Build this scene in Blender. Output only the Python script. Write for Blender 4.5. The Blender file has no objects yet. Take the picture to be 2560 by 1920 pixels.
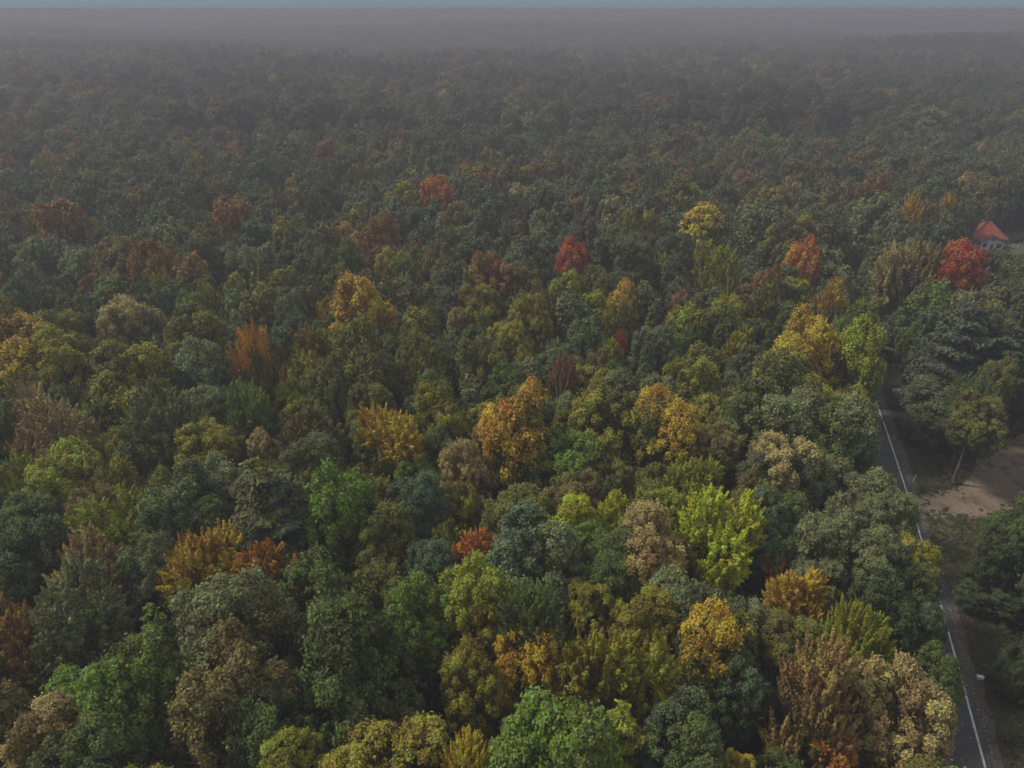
import bpy, math, random
import numpy as np
from mathutils import Vector

random.seed(7)
RNG = np.random.default_rng(11)
sc = bpy.context.scene
COL = sc.collection
R = math.radians

# ------------------------------------------------------------------ camera
CAM_H = 60.0
PITCH = R(27.9)
TX, TY = 0.7225, 0.5419            # tangents of half the view
cam_d = bpy.data.cameras.new('camera')
cam = bpy.data.objects.new('camera', cam_d)
COL.objects.link(cam)
cam.location = (0, 0, CAM_H)
cam.rotation_euler = (math.pi / 2 - PITCH, 0, 0)
cam_d.sensor_fit = 'HORIZONTAL'
cam_d.angle = 2 * math.atan(TX)
cam_d.clip_start = 0.5
cam_d.clip_end = 20000
sc.camera = cam

# ------------------------------------------------------------------ sky
SUN_EL, SUN_AZ = R(50), R(-78)     # azimuth measured from +Y towards +X
w = bpy.data.worlds.new('World')
sc.world = w
w.use_nodes = True
nt = w.node_tree
nt.nodes.clear()
sky = nt.nodes.new('ShaderNodeTexSky')
sky.sky_type = 'NISHITA'
sky.sun_disc = False
sky.sun_elevation = SUN_EL
sky.sun_rotation = SUN_AZ
sky.air_density = 1.0
sky.dust_density = 0.4
sky.ozone_density = 3.0
# thin overcast over the blue: a plain overcast sky, darker towards the horizon
tc = nt.nodes.new('ShaderNodeTexCoord')
sep = nt.nodes.new('ShaderNodeSeparateXYZ')
nt.links.new(tc.outputs['Generated'], sep.inputs[0])
mr = nt.nodes.new('ShaderNodeMapRange')
nt.links.new(sep.outputs['Z'], mr.inputs['Value'])
oc = nt.nodes.new('ShaderNodeMix'); oc.data_type = 'RGBA'
oc.inputs['A'].default_value = (1.0, 1.5, 2.0, 1)
oc.inputs['B'].default_value = (6.3, 6.4, 6.6, 1)
nt.links.new(mr.outputs[0], oc.inputs['Factor'])
mx = nt.nodes.new('ShaderNodeMix'); mx.data_type = 'RGBA'
mx.inputs['Factor'].default_value = 0.92
nt.links.new(sky.outputs[0], mx.inputs['A'])
nt.links.new(oc.outputs['Result'], mx.inputs['B'])
bg = nt.nodes.new('ShaderNodeBackground')
bg.inputs['Strength'].default_value = 0.068
nt.links.new(mx.outputs['Result'], bg.inputs['Color'])
wo = nt.nodes.new('ShaderNodeOutputWorld')
nt.links.new(bg.outputs[0], wo.inputs['Surface'])

# ------------------------------------------------------------------ sun
sd = bpy.data.lights.new('sun', 'SUN')
sd.energy = 1.5
sd.angle = R(10)
sd.color = (1.0, 0.95, 0.87)
so = bpy.data.objects.new('sun', sd)
COL.objects.link(so)
sdir = Vector((math.sin(SUN_AZ) * math.cos(SUN_EL), math.cos(SUN_AZ) * math.cos(SUN_EL), math.sin(SUN_EL)))
so.rotation_euler = (-sdir).to_track_quat('-Z', 'Y').to_euler()
so.location = (-60, 60, 200)

# ------------------------------------------------------------------ exposure and render
sc.view_settings.view_transform = 'Standard'
sc.view_settings.look = 'None'
sc.view_settings.exposure = 1.15
sc.view_settings.gamma = 1.0
sc.view_settings.use_curve_mapping = False
sc.render.engine = 'CYCLES'
sc.cycles.use_denoising = True
sc.cycles.max_bounces = 5
sc.cycles.diffuse_bounces = 2
sc.cycles.transmission_bounces = 2
sc.cycles.volume_bounces = 1
sc.cycles.use_adaptive_sampling = True
sc.cycles.adaptive_threshold = 0.02
sc.cycles.caustics_reflective = False
sc.cycles.caustics_refractive = False

HAZE_DENSITY = 0.0012

# ================================================================== helpers
CP, SP = math.cos(PITCH), math.sin(PITCH)

def ray(X, Y):
    cx = (X - 1280) / 1280 * TX
    cy = (960 - Y) / 960 * TY
    return np.array((cx, CP + cy * SP, -SP + cy * CP))

def at(X, Y, z=0.0):
    d = ray(X, Y)
    t = (z - CAM_H) / d[2]
    return np.array((0, 0, CAM_H)) + d * t, t          # t is the depth along the axis

def project(p):
    dx, dy, dz = p[0], p[1], p[2] - CAM_H
    f = dy * CP - dz * SP
    u = dy * SP + dz * CP
    return 1280 + dx / f / TX * 1280, 960 - u / f / TY * 960, f

def tag(o, label=None, cat=None, group=None, kind=None):
    if label: o['label'] = label
    if cat: o['category'] = cat
    if group: o['group'] = group
    if kind: o['kind'] = kind
    return o

def link(name, me, parent=None, loc=None):
    o = bpy.data.objects.new(name, me)
    COL.objects.link(o)
    if parent is not None:
        o.parent = parent
    if loc is not None:
        o.location = loc
    return o

def mesh_np(name, V, F, mats=(), attrs=None, mat_idx=None, smooth=False):
    """V (n,3), F (m,k) all faces of the same size"""
    me = bpy.data.meshes.new(name)
    F = np.asarray(F, dtype=np.int32)
    k = F.shape[1]
    me.vertices.add(len(V))
    me.vertices.foreach_set('co', np.asarray(V, dtype=np.float32).ravel())
    me.loops.add(F.size)
    me.loops.foreach_set('vertex_index', F.ravel())
    me.polygons.add(len(F))
    me.polygons.foreach_set('loop_start', np.arange(0, F.size, k, dtype=np.int32))
    me.polygons.foreach_set('loop_total', np.full(len(F), k, dtype=np.int32))
    for m in mats:
        me.materials.append(m)
    if mat_idx is not None:
        me.polygons.foreach_set('material_index', np.asarray(mat_idx, dtype=np.int32))
    if smooth:
        me.polygons.foreach_set('use_smooth', np.ones(len(F), dtype=bool))
    for an, av in (attrs or {}).items():
        a = me.attributes.new(an, 'FLOAT', 'FACE')
        a.data.foreach_set('value', np.asarray(av, dtype=np.float32))
    me.update(calc_edges=True)
    return me

class MB:
    """collects boxes, prisms and tubes into one mesh"""
    def __init__(s): s.v, s.f = [], []
    def poly(s, pts):
        b = len(s.v); s.v += [tuple(p) for p in pts]; s.f.append(tuple(range(b, b + len(pts))))
    def box(s, x0, x1, y0, y1, z0, z1):
        b = len(s.v)
        s.v += [(x, y, z) for z in (z0, z1) for y in (y0, y1) for x in (x0, x1)]
        for q in ((0, 2, 3, 1), (4, 5, 7, 6), (0, 1, 5, 4), (2, 6, 7, 3), (0, 4, 6, 2), (1, 3, 7, 5)):
            s.f.append(tuple(b + i for i in q))
    def solid(s, top, dz):
        """a slab: polygon 'top' and the same shifted by dz along z"""
        n = len(top); b = len(s.v)
        s.v += [tuple(p) for p in top] + [(p[0], p[1], p[2] + dz) for p in top]
        s.f.append(tuple(b + i for i in range(n)))
        s.f.append(tuple(b + n + i for i in reversed(range(n))))
        for i in range(n):
            j = (i + 1) % n
            s.f.append((b + i, b + n + i, b + n + j, b + j))
    def tube(s, pts, radii, n=6):
        pts = [Vector(p) for p in pts]
        rings = []
        for i, p in enumerate(pts):
            d = (pts[min(i + 1, len(pts) - 1)] - pts[max(i - 1, 0)]).normalized()
            a = d.cross(Vector((0.31, 0.9, 0.12))).normalized()
            c = d.cross(a)
            b = len(s.v)
            for k in range(n):
                t = 2 * math.pi * k / n
                q = p + (a * math.cos(t) + c * math.sin(t)) * radii[i]
                s.v.append(tuple(q))
            rings.append(b)
        for b0, b1 in zip(rings, rings[1:]):
            for k in range(n):
                j = (k + 1) % n
                s.f.append((b0 + k, b0 + j, b1 + j, b1 + k))
        s.f.append(tuple(rings[0] + k for k in reversed(range(n))))
        s.f.append(tuple(rings[-1] + k for k in range(n)))
    def mesh(s, name, *mats):
        me = bpy.data.meshes.new(name)
        me.from_pydata(s.v, [], s.f)
        for m in mats: me.materials.append(m)
        me.update()
        return me

# ------------------------------------------------------------------ materials
def new_mat(name):
    m = bpy.data.materials.new(name)
    m.use_nodes = True
    n = m.node_tree.nodes
    n.clear()
    return m, n, m.node_tree.links

def plain(name, col, rough=0.8, var=0.25, scale=3.0, col2=None, bump=0.0):
    m, n, l = new_mat(name)
    out = n.new('ShaderNodeOutputMaterial'); p = n.new('ShaderNodeBsdfPrincipled')
    p.inputs['Roughness'].default_value = rough
    p.inputs['Specular IOR Level'].default_value = 0.25
    g = n.new('ShaderNodeNewGeometry')
    t = n.new('ShaderNodeTexNoise'); t.inputs['Scale'].default_value = scale
    t.inputs['Detail'].default_value = 8; t.inputs['Roughness'].default_value = 0.65
    l.new(g.outputs['Position'], t.inputs['Vector'])
    rp = n.new('ShaderNodeValToRGB')
    c2 = col2 or tuple(c * (1 - var) for c in col)
    rp.color_ramp.elements[0].color = (*c2, 1); rp.color_ramp.elements[0].position = 0.36
    rp.color_ramp.elements[1].color = (*tuple(c * (1 + var) for c in col), 1); rp.color_ramp.elements[1].position = 0.64
    l.new(t.outputs['Fac'], rp.inputs[0])
    l.new(rp.outputs[0], p.inputs['Base Color'])
    if bump:
        b = n.new('ShaderNodeBump'); b.inputs['Strength'].default_value = bump
        l.new(t.outputs['Fac'], b.inputs['Height']); l.new(b.outputs[0], p.inputs['Normal'])
    l.new(p.outputs[0], out.inputs[0])
    return m

def ground_mat(name, c_a, c_b, c_c, s1, s2, fine=5.0):
    """three colours broken up by two scales of noise"""
    m, n, l = new_mat(name)
    out = n.new('ShaderNodeOutputMaterial'); p = n.new('ShaderNodeBsdfPrincipled')
    p.inputs['Roughness'].default_value = 0.95; p.inputs['Specular IOR Level'].default_value = 0.1
    g = n.new('ShaderNodeNewGeometry')
    ts = []
    for s, det in ((s1, 6), (s2, 8), (fine, 6)):
        t = n.new('ShaderNodeTexNoise'); t.inputs['Scale'].default_value = s
        t.inputs['Detail'].default_value = det; t.inputs['Roughness'].default_value = 0.65
        l.new(g.outputs['Position'], t.inputs['Vector']); ts.append(t)
    def ramp(t, a, b):
        r = n.new('ShaderNodeMapRange'); r.inputs['From Min'].default_value = a; r.inputs['From Max'].default_value = b
        l.new(t.outputs['Fac'], r.inputs['Value']); return r
    m1 = n.new('ShaderNodeMix'); m1.data_type = 'RGBA'
    m1.inputs['A'].default_value = (*c_a, 1); m1.inputs['B'].default_value = (*c_b, 1)
    l.new(ramp(ts[0], .38, .62).outputs[0], m1.inputs['Factor'])
    m2 = n.new('ShaderNodeMix'); m2.data_type = 'RGBA'
    m2.inputs['B'].default_value = (*c_c, 1)
    l.new(m1.outputs['Result'], m2.inputs['A'])
    l.new(ramp(ts[1], .5, .68).outputs[0], m2.inputs['Factor'])
    vm = n.new('ShaderNodeVectorMath'); vm.operation = 'SCALE'
    fr = ramp(ts[2], .3, .7); fr.inputs['To Min'].default_value = 0.65; fr.inputs['To Max'].default_value = 1.35
    l.new(m2.outputs['Result'], vm.inputs[0]); l.new(fr.outputs[0], vm.inputs['Scale'])
    l.new(vm.outputs[0], p.inputs['Base Color'])
    b = n.new('ShaderNodeBump'); b.inputs['Strength'].default_value = 0.5; b.inputs['Distance'].default_value = 0.1
    l.new(ts[2].outputs['Fac'], b.inputs['Height']); l.new(b.outputs[0], p.inputs['Normal'])
    l.new(p.outputs[0], out.inputs[0])
    return m

def leaf_mat(name, mode):
    """leaf colour of the tree itself (two leaf colours per tree: most leaves, turned leaves), varied per spray and per leaf"""
    m, n, l = new_mat(name)
    out = n.new('ShaderNodeOutputMaterial')
    def attr(nm, kind='GEOMETRY'):
        a = n.new('ShaderNodeAttribute'); a.attribute_type = kind; a.attribute_name = nm; return a
    if mode == 'object':
        base = n.new('ShaderNodeObjectInfo').outputs['Color']
        turned = attr('turned', 'OBJECT').outputs['Color']
        amount = attr('turned_amount', 'OBJECT').outputs['Fac']
    else:
        base = attr('leaf_col', 'INSTANCER').outputs['Color']
        turned = attr('turned', 'INSTANCER').outputs['Color']
        amount = attr('turned_amount', 'INSTANCER').outputs['Fac']
    spray, high, rnd = attr('spray').outputs['Fac'], attr('high').outputs['Fac'], attr('rnd').outputs['Fac']
    def math_(op, a, b):
        k = n.new('ShaderNodeMath'); k.operation = op
        for i, v in enumerate((a, b)):
            if isinstance(v, (int, float)): k.inputs[i].default_value = v
            else: l.new(v, k.inputs[i])
        return k.outputs[0]
    # leaves near the sun-exposed tips turn first; each spray turns on its own
    bough = attr('bough').outputs['Fac']
    v = math_('ADD', math_('MULTIPLY', high, 1.15), math_('MULTIPLY', bough, 0.75))
    v = math_('ADD', v, math_('MULTIPLY', spray, 0.3))
    v = math_('ADD', v, math_('MULTIPLY', rnd, 0.25))
    v = math_('ADD', v, math_('SUBTRACT', math_('MULTIPLY', amount, 1.6), 2.0))
    f = n.new('ShaderNodeMapRange'); f.inputs['From Min'].default_value = -0.2; f.inputs['From Max'].default_value = 0.25
    l.new(v, f.inputs['Value'])
    mix = n.new('ShaderNodeMix'); mix.data_type = 'RGBA'
    l.new(f.outputs[0], mix.inputs['Factor']); l.new(base, mix.inputs['A']); l.new(turned, mix.inputs['B'])
    hs = n.new('ShaderNodeHueSaturation')
    l.new(mix.outputs['Result'], hs.inputs['Color'])
    l.new(math_('ADD', math_('MULTIPLY', spray, 0.05), 0.475), hs.inputs['Hue'])
    l.new(math_('ADD', math_('MULTIPLY', rnd, 0.4), 0.8), hs.inputs['Saturation'])
    l.new(math_('ADD', math_('ADD', math_('MULTIPLY', spray, 0.55), math_('MULTIPLY', rnd, 0.5)), 0.5), hs.inputs['Value'])
    d = n.new('ShaderNodeBsdfPrincipled')
    d.inputs['Roughness'].default_value = 0.62; d.inputs['Specular IOR Level'].default_value = 0.28
    t = n.new('ShaderNodeBsdfTranslucent')
    l.new(hs.outputs[0], d.inputs['Base Color']); l.new(hs.outputs[0], t.inputs['Color'])
    ms = n.new('ShaderNodeMixShader'); ms.inputs[0].default_value = 0.22
    l.new(d.outputs[0], ms.inputs[1]); l.new(t.outputs[0], ms.inputs[2])
    l.new(ms.outputs[0], out.inputs[0])
    return m

M_LEAF = leaf_mat('leaves', 'object')
M_FAR = leaf_mat('distant_leaves', 'instance')
M_BARK = plain('bark', (0.10, 0.085, 0.07), 0.9, 0.4, 4.0, bump=0.4)
M_PALEBARK = plain('pale_bark', (0.22, 0.20, 0.18), 0.85, 0.35, 2.5, bump=0.3)
M_FLOOR = ground_mat('forest_floor', (0.045, 0.034, 0.024), (0.03, 0.035, 0.018), (0.075, 0.05, 0.03), 0.06, 0.35)
M_ASPHALT = ground_mat('asphalt', (0.085, 0.083, 0.088), (0.07, 0.07, 0.074), (0.10, 0.097, 0.098), 0.25, 0.9, 9.0)
M_PAINT = plain('road_paint', (0.50, 0.50, 0.48), 0.6, 0.3, 1.2)
M_DIRT = ground_mat('dirt', (0.235, 0.180, 0.128), (0.170, 0.128, 0.09), (0.075, 0.06, 0.04), 0.12, 0.35, 3.0)
M_DUST = ground_mat('dusty_shoulder', (0.115, 0.10, 0.085), (0.09, 0.08, 0.065), (0.06, 0.055, 0.04), 0.4, 0.8, 5.0)
M_VERGE = ground_mat('verge_grass', (0.050, 0.050, 0.028), (0.036, 0.038, 0.022), (0.058, 0.046, 0.032), 0.15, 0.5, 4.0)  # grass colour darkened to hold the shade of the roadside trees
M_SHORT = ground_mat('short_grass', (0.085, 0.092, 0.032), (0.065, 0.068, 0.03), (0.10, 0.075, 0.042), 0.15, 0.5, 4.0)
M_LAWN = ground_mat('lawn_grass', (0.085, 0.10, 0.048), (0.07, 0.085, 0.042), (0.10, 0.10, 0.055), 0.06, 0.2, 3.0)
M_WHITE = plain('white_paint', (0.72, 0.72, 0.72), 0.6, 0.08, 0.8)
M_ROOF = plain('red_roof', (0.25, 0.055, 0.04), 0.7, 0.25, 1.1)
M_DARK = plain('dark_glass', (0.03, 0.035, 0.045), 0.15, 0.2, 1.0)
M_TRIM = plain('grey_trim', (0.16, 0.15, 0.15), 0.6, 0.1, 2.0)
M_YELLOW = plain('yellow_plastic', (0.6, 0.36, 0.08), 0.6, 0.15, 5.0)

# ================================================================== terrain
def terrain(x, y):
    x = np.asarray(x, float); y = np.asarray(y, float)
    d = np.hypot(x, y)
    k = np.clip((d - 260) / 600, 0, 1) * 0.95
    h = (np.sin(x * 0.0043 + 1.3) * np.cos(y * 0.0037 - 0.4) * 7 + np.sin(x * 0.0019 - y * 0.0061) * 6
         + np.sin(x * 0.011 + y * 0.008) * 2.0)
    return k * (h - 1.0)

def grid_ground():
    ax = np.concatenate([-np.geomspace(6000, 300, 40), np.linspace(-280, 280, 29), np.geomspace(300, 6000, 40)])
    ay = np.concatenate([-np.geomspace(4000, 200, 20), np.linspace(-180, 480, 34), np.geomspace(500, 6000, 60)])
    X, Y = np.meshgrid(ax, ay)
    Z = terrain(X, Y)
    V = np.stack([X.ravel(), Y.ravel(), Z.ravel()], 1)
    nx, ny = len(ax), len(ay)
    i = np.arange(nx * ny).reshape(ny, nx)
    F = np.stack([i[:-1, :-1].ravel(), i[:-1, 1:].ravel(), i[1:, 1:].ravel(), i[1:, :-1].ravel()], 1)
    return mesh_np('forest_floor', V, F, [M_FLOOR], smooth=True)
tag(link('forest_floor', grid_ground()), kind='structure')

# ------------------------------------------------------------------ road: the white line is its right-hand edge line
LINE_PX = [(2465, 1920), (2380, 1620), (2326, 1429), (2268, 1227), (2228, 1111), (2191, 1007)]
LP = np.array([at(*p)[0][:2] for p in LINE_PX])
cf = np.polyfit(LP[:, 1], LP[:, 0], 2)
def line_x(y):
    y = np.asarray(y, float)
    yc = np.clip(y, 20, 125)
    slope = np.polyval(np.polyder(cf), yc)
    return np.polyval(cf, yc) + slope * (y - yc)
def road_off(x, y):
    """signed distance right of the white line"""
    s = np.polyval(np.polyder(cf), np.clip(y, 20, 125))
    return (x - line_x(y)) / np.sqrt(1 + s * s)

def strip(name, o0, o1, z, mat, y0=-60, y1=250, n=125, parent=None, wob=0.0):
    ys = np.linspace(y0, y1, n)
    s = np.polyval(np.polyder(cf), np.clip(ys, 20, 125))
    k = np.sqrt(1 + s * s)
    nxv, nyv = 1 / k, -s / k
    rows = []
    rg = np.random.default_rng(abs(hash(name)) % 1000 if False else len(name))
    for o in (o0, o1):
        w_ = rg.normal(0, wob, n) if wob else 0
        rows.append(np.stack([line_x(ys) + nxv * (o + w_), ys + nyv * (o + w_), np.full(n, z)], 1))
    V = np.concatenate(rows)
    i = np.arange(n - 1)
    F = np.stack([i, i + n, i + n + 1, i + 1], 1)
    o = link(name, mesh_np(name, V, F, [mat]), parent)
    return o
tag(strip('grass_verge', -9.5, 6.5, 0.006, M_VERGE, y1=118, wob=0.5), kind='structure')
tag(strip('dusty_shoulder', 0.75, 1.7, 0.010, M_DUST, y1=118, wob=0.16), kind='structure')
road = tag(strip('road', -4.3, 0.95, 0.014, M_ASPHALT, wob=0.05), kind='structure')
strip('edge_line', -0.10, 0.10, 0.018, M_PAINT, parent=road)

def blob(name, px, z, mat, jitter=0.5, sub=6):
    P = np.array([at(*p)[0][:2] for p in px])
    pts = []
    rg = np.random.default_rng(len(name))
    for a, b in zip(P, np.roll(P, -1, 0)):
        for t in np.linspace(0, 1, sub, endpoint=False):
            pts.append(a * (1 - t) + b * t + rg.normal(0, jitter, 2) * (0.3 if t == 0 else 1))
    mb = MB(); mb.poly([(p[0], p[1], z) for p in pts])
    return tag(link(name, mb.mesh(name, mat)), kind='structure')
CLEAR_PX = [(2285, 1238), (2380, 1222), (2440, 1165), (2500, 1105), (2640, 1060), (2760, 1120), (2700, 1200), (2560, 1262), (2440, 1308), (2395, 1290), (2301, 1294)]
GRASS_PX = [(2312, 1286), (2400, 1284), (2470, 1310), (2480, 1400), (2420, 1480), (2345, 1440)]
blob('dirt_clearing', CLEAR_PX, 0.022, M_DIRT, 0.45)
blob('roadside_grass', GRASS_PX, 0.019, M_SHORT, 0.3)
LAWN_PX = [(2450, 618), (2490, 585), (2560, 578), (2640, 590), (2640, 634), (2530, 640)]
blob('lawn', LAWN_PX, 0.02, M_LAWN, 1.0)

# ================================================================== foliage shapes
def unit(a):
    return a / np.maximum(np.linalg.norm(a, axis=-1, keepdims=True), 1e-9)

def cards(P, N, size, elong, rg, axis=None):
    """bent diamond leaf sprays at P facing N"""
    n = len(P)
    t = rg.normal(size=(n, 3)) if axis is None else axis + rg.normal(size=(n, 3)) * 0.25
    t = unit(t - N * np.sum(t * N, 1, keepdims=True))
    b = np.cross(N, t)
    s = size[:, None] if np.ndim(size) else size
    L = s * elong
    k1 = rg.uniform(0.7, 1.3, (n, 1)); k2 = rg.uniform(0.7, 1.3, (n, 1)); sk = rg.uniform(-.35, .35, (n, 1))
    v0 = P - t * L
    v1 = P + b * s * k1 * .9 + t * L * sk - N * s * 0.25
    v2 = P + t * L
    v3 = P - b * s * k2 * .9 - t * L * sk - N * s * 0.25
    V = np.stack([v0, v1, v2, v3], 1).reshape(-1, 3)
    return V

def crown(kind, n_leaf, leaf, seed):
    """a crown about the origin, radius 1, half height 1; returns V, F and per-leaf attributes"""
    rg = np.random.default_rng(seed)
    Ps, Ns, Ax, Sp, El, Bo = [], [], [], [], [], []
    def addc(P, N, spray, axis=None, el=1.25, bough=.5):
        Bo.append(np.full(len(P), bough)); Ps.append(P); Ns.append(N); Sp.append(np.full(len(P), spray)); El.append(np.full(len(P), el))
        Ax.append(axis if axis is not None else rg.normal(size=(len(P), 3)))
    if kind not in ('pine', 'spruce'):
        # boughs: overlapping domes of different size and height; sprays sit on their outer surface
        nb = {'round': 9, 'broad': 11, 'tall': 10, 'spiky': 9, 'plume': 8}[kind]
        i = np.arange(nb)
        z = 0.92 - 1.5 * (i + rg.uniform(-.2, .5, nb)) / nb
        ph = i * 2.39996 + rg.normal(0, .5, nb)
        rr = np.sqrt(np.clip(1 - z * z, 0, 1))
        BD = np.stack([rr * np.cos(ph), rr * np.sin(ph), z], 1)
        BR = rg.uniform(.34, .56, nb) * (1 - .22 * np.clip(z, 0, 1))
        B = BD * rg.uniform(.42, .72, (nb, 1))
        if kind == 'plume':
            B[:, :2] *= 1.05 - 0.55 * (B[:, 2:3] + 1) / 2
        B = np.vstack([B, [(0, 0, -.05)]]); BR = np.append(BR, .52)
        want = {'round': 230, 'broad': 260, 'tall': 240, 'spiky': 250, 'plume': 190}[kind]
        Cs, Os, Bs = [], [], []
        tot = (BR ** 2).sum()
        for k in range(len(B)):
            m = int(2.2 * want * BR[k] ** 2 / tot)
            o = B[k] / max(np.linalg.norm(B[k]), .2)
            u = unit(rg.normal(size=(m, 3)) + o * .5 + np.array((0, 0, .35)))
            c = B[k] + u * BR[k] * rg.uniform(.86, 1.06, (m, 1))
            ok = np.ones(m, bool)
            for q in range(len(B)):
                if q != k: ok &= np.linalg.norm(c - B[q], axis=1) > BR[q] * .9
            ok &= c[:, 2] > -.85
            c, u = c[ok], u[ok]
            # thin out crowding
            keep = []
            for j in range(len(c)):
                if all(np.linalg.norm(c[j] - c[t]) > .075 for t in keep[-40:]): keep.append(j)
            Cs.append(c[keep]); Os.append(u[keep]); Bs.append(np.full(len(keep), rg.uniform(0, 1)))
        C = np.concatenate(Cs); D = np.concatenate(Os); BS = np.concatenate(Bs)
        nc = len(C)
        tone = np.clip(rg.uniform(0, 1, nc) + (BS - .5) * .5, 0, 1)
    if kind in ('round', 'broad', 'tall'):
        rc = rg.uniform(0.075, 0.155, nc)
        wgt = rc ** 1.7; cnt = np.maximum((n_leaf * 0.86 * wgt / wgt.sum()).astype(int), 4)
        for k in range(nc):
            u = unit(rg.normal(size=(cnt[k], 3)) + D[k] * 0.7 + np.array((0, 0, .5)))
            rad_l = rg.uniform(0.5, 1.0, (cnt[k], 1)) ** 0.6
            stray = rg.uniform(0, 1, (cnt[k], 1)) < 0.12
            rad_l = np.where(stray, rad_l * rg.uniform(1.15, 1.7, rad_l.shape), rad_l)
            P = C[k] + u * rad_l * rc[k] * np.array((1.15, 1.15, .8))
            N = unit(u * 0.8 + rg.normal(0, .5, u.shape) + np.array((0, 0, .35)))
            addc(P, N, tone[k], bough=BS[k])
    elif kind in ('spiky', 'plume'):
        up = 0.42 if kind == 'spiky' else 1.05
        A = unit(D * np.array((1, 1, .6)) + np.array((0, 0, up)) + rg.normal(0, .18, D.shape))
        ln = rg.uniform(0.17, 0.34, nc) * (1.0 if kind == 'spiky' else 1.45)
        cnt = np.full(nc, max(5, int(n_leaf * 0.88 / nc)))
        for k in range(nc):
            s = rg.uniform(0, 1, (cnt[k], 1)) ** 1.1
            side = rg.normal(size=(cnt[k], 3)); side = unit(side - A[k] * (side @ A[k])[:, None])
            wid = (0.105 if kind == 'spiky' else .085) * (1 - s) ** 0.8 + 0.008
            P = C[k] + A[k] * (s - .3) * ln[k] + side * wid * rg.uniform(.4, 1.1, s.shape)
            N = unit(side * .9 + A[k] * .2 + rg.normal(0, .4, side.shape) + np.array((0, 0, .3)))
            addc(P, N, tone[k], np.tile(A[k], (cnt[k], 1)) + side * .6, 1.5, bough=BS[k])
    if kind not in ('pine', 'spruce'):
        m = int(n_leaf * 0.13)
        q = rg.integers(0, len(B), m)
        P = B[q] + unit(rg.normal(size=(m, 3))) * BR[q][:, None] * rg.uniform(.3, .85, (m, 1))
        addc(P, unit(rg.normal(size=P.shape)), 0.3)
    if kind in ('pine', 'spruce'):
        lv = 9 if kind == 'pine' else 17
        tot = []
        for a in range(lv):
            f = a / (lv - 1)
            zz = -0.95 + 1.9 * f
            R_ = ((1 - f ** 1.6) * 0.95 + 0.08) if kind == 'pine' else ((1 - f) * 0.95 + 0.06)
            nb = max(4, int((8 if kind == 'pine' else 10) * (0.5 + R_ * .6)))
            p0 = rg.uniform(0, 6.28)
            for b in range(nb):
                ph = p0 + 6.2832 * b / nb + rg.normal(0, .2)
                Rb = R_ * rg.uniform(0.7, 1.12)
                tot.append((zz + rg.normal(0, .035), ph, Rb))
        tl = sum(t[2] for t in tot)
        for zz, ph, Rb in tot:
            c = int(n_leaf * Rb / tl)
            if c < 3: continue
            s = rg.uniform(0.08, 1, c) ** 0.7
            lat = rg.normal(0, 1, c) * (0.13 if kind == 'pine' else 0.10) * np.sin(np.clip(s, 0, 1) * 2.6 + .2) * (0.5 + Rb)
            droop = (-0.10 * s + 0.16 * s ** 2.5) if kind == 'pine' else (-0.16 * s ** 1.2)
            th = rg.normal(0, .018 if kind == 'pine' else .022, c)
            e = np.array((math.cos(ph), math.sin(ph), 0)); q = np.array((-e[1], e[0], 0))
            P = e * (s * Rb)[:, None] + q * lat[:, None] + np.array((0, 0, 1)) * (zz + droop * Rb + th - 0.08 * np.abs(lat) / .13 * .3)[:, None]
            N = unit(np.array((0, 0, 1)) + rg.normal(0, .38, P.shape) + e * .15)
            ax = e * .8 + q * np.sign(lat)[:, None] * .7
            addc(P, N, rg.uniform(), ax, 1.9, bough=rg.uniform())
    P = np.concatenate(Ps); N = np.concatenate(Ns); A = np.concatenate(Ax); sp = np.concatenate(Sp); el = np.concatenate(El)
    if kind not in ('pine', 'spruce'):
        P[:, :2] /= np.percentile(np.hypot(P[:, 0], P[:, 1]), 98.5)
        zl, zh = np.percentile(P[:, 2], (1, 99.7)); P[:, 2] = (P[:, 2] - zl) / (zh - zl) * 2 - 1
    size = leaf * rg.uniform(0.65, 1.35, len(P)) * 0.5
    V = cards(P, N, size, el[:, None], rg, A)
    n = len(P)
    F = np.arange(n * 4).reshape(n, 4)
    high = np.clip((P[:, 2] + 1) / 2, 0, 1) + rg.normal(0, .03, n)
    return V, F, {'spray': sp, 'bough': np.concatenate(Bo), 'high': high, 'rnd': rg.uniform(0, 1, n)}

KINDS = {'round': 4, 'broad': 3, 'tall': 3, 'spiky': 4, 'plume': 3, 'pine': 2, 'spruce': 2}
CROWN, CROWN_MID = {}, {}
sd_ = 100
for kd, cnt in KINDS.items():
    CROWN[kd], CROWN_MID[kd] = [], []
    for j in range(cnt):
        sd_ += 1
        lf = {'pine': .052, 'spruce': .05}.get(kd, .038)
        V, F, A = crown(kd, 36000, lf, sd_)
        CROWN[kd].append(mesh_np('crown_' + kd, V, F, [M_LEAF], A))
        V, F, A = crown(kd, 13000, lf * 1.6, sd_ + 500)
        CROWN_MID[kd].append(mesh_np('crown_' + kd, V, F, [M_LEAF], A))

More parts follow.
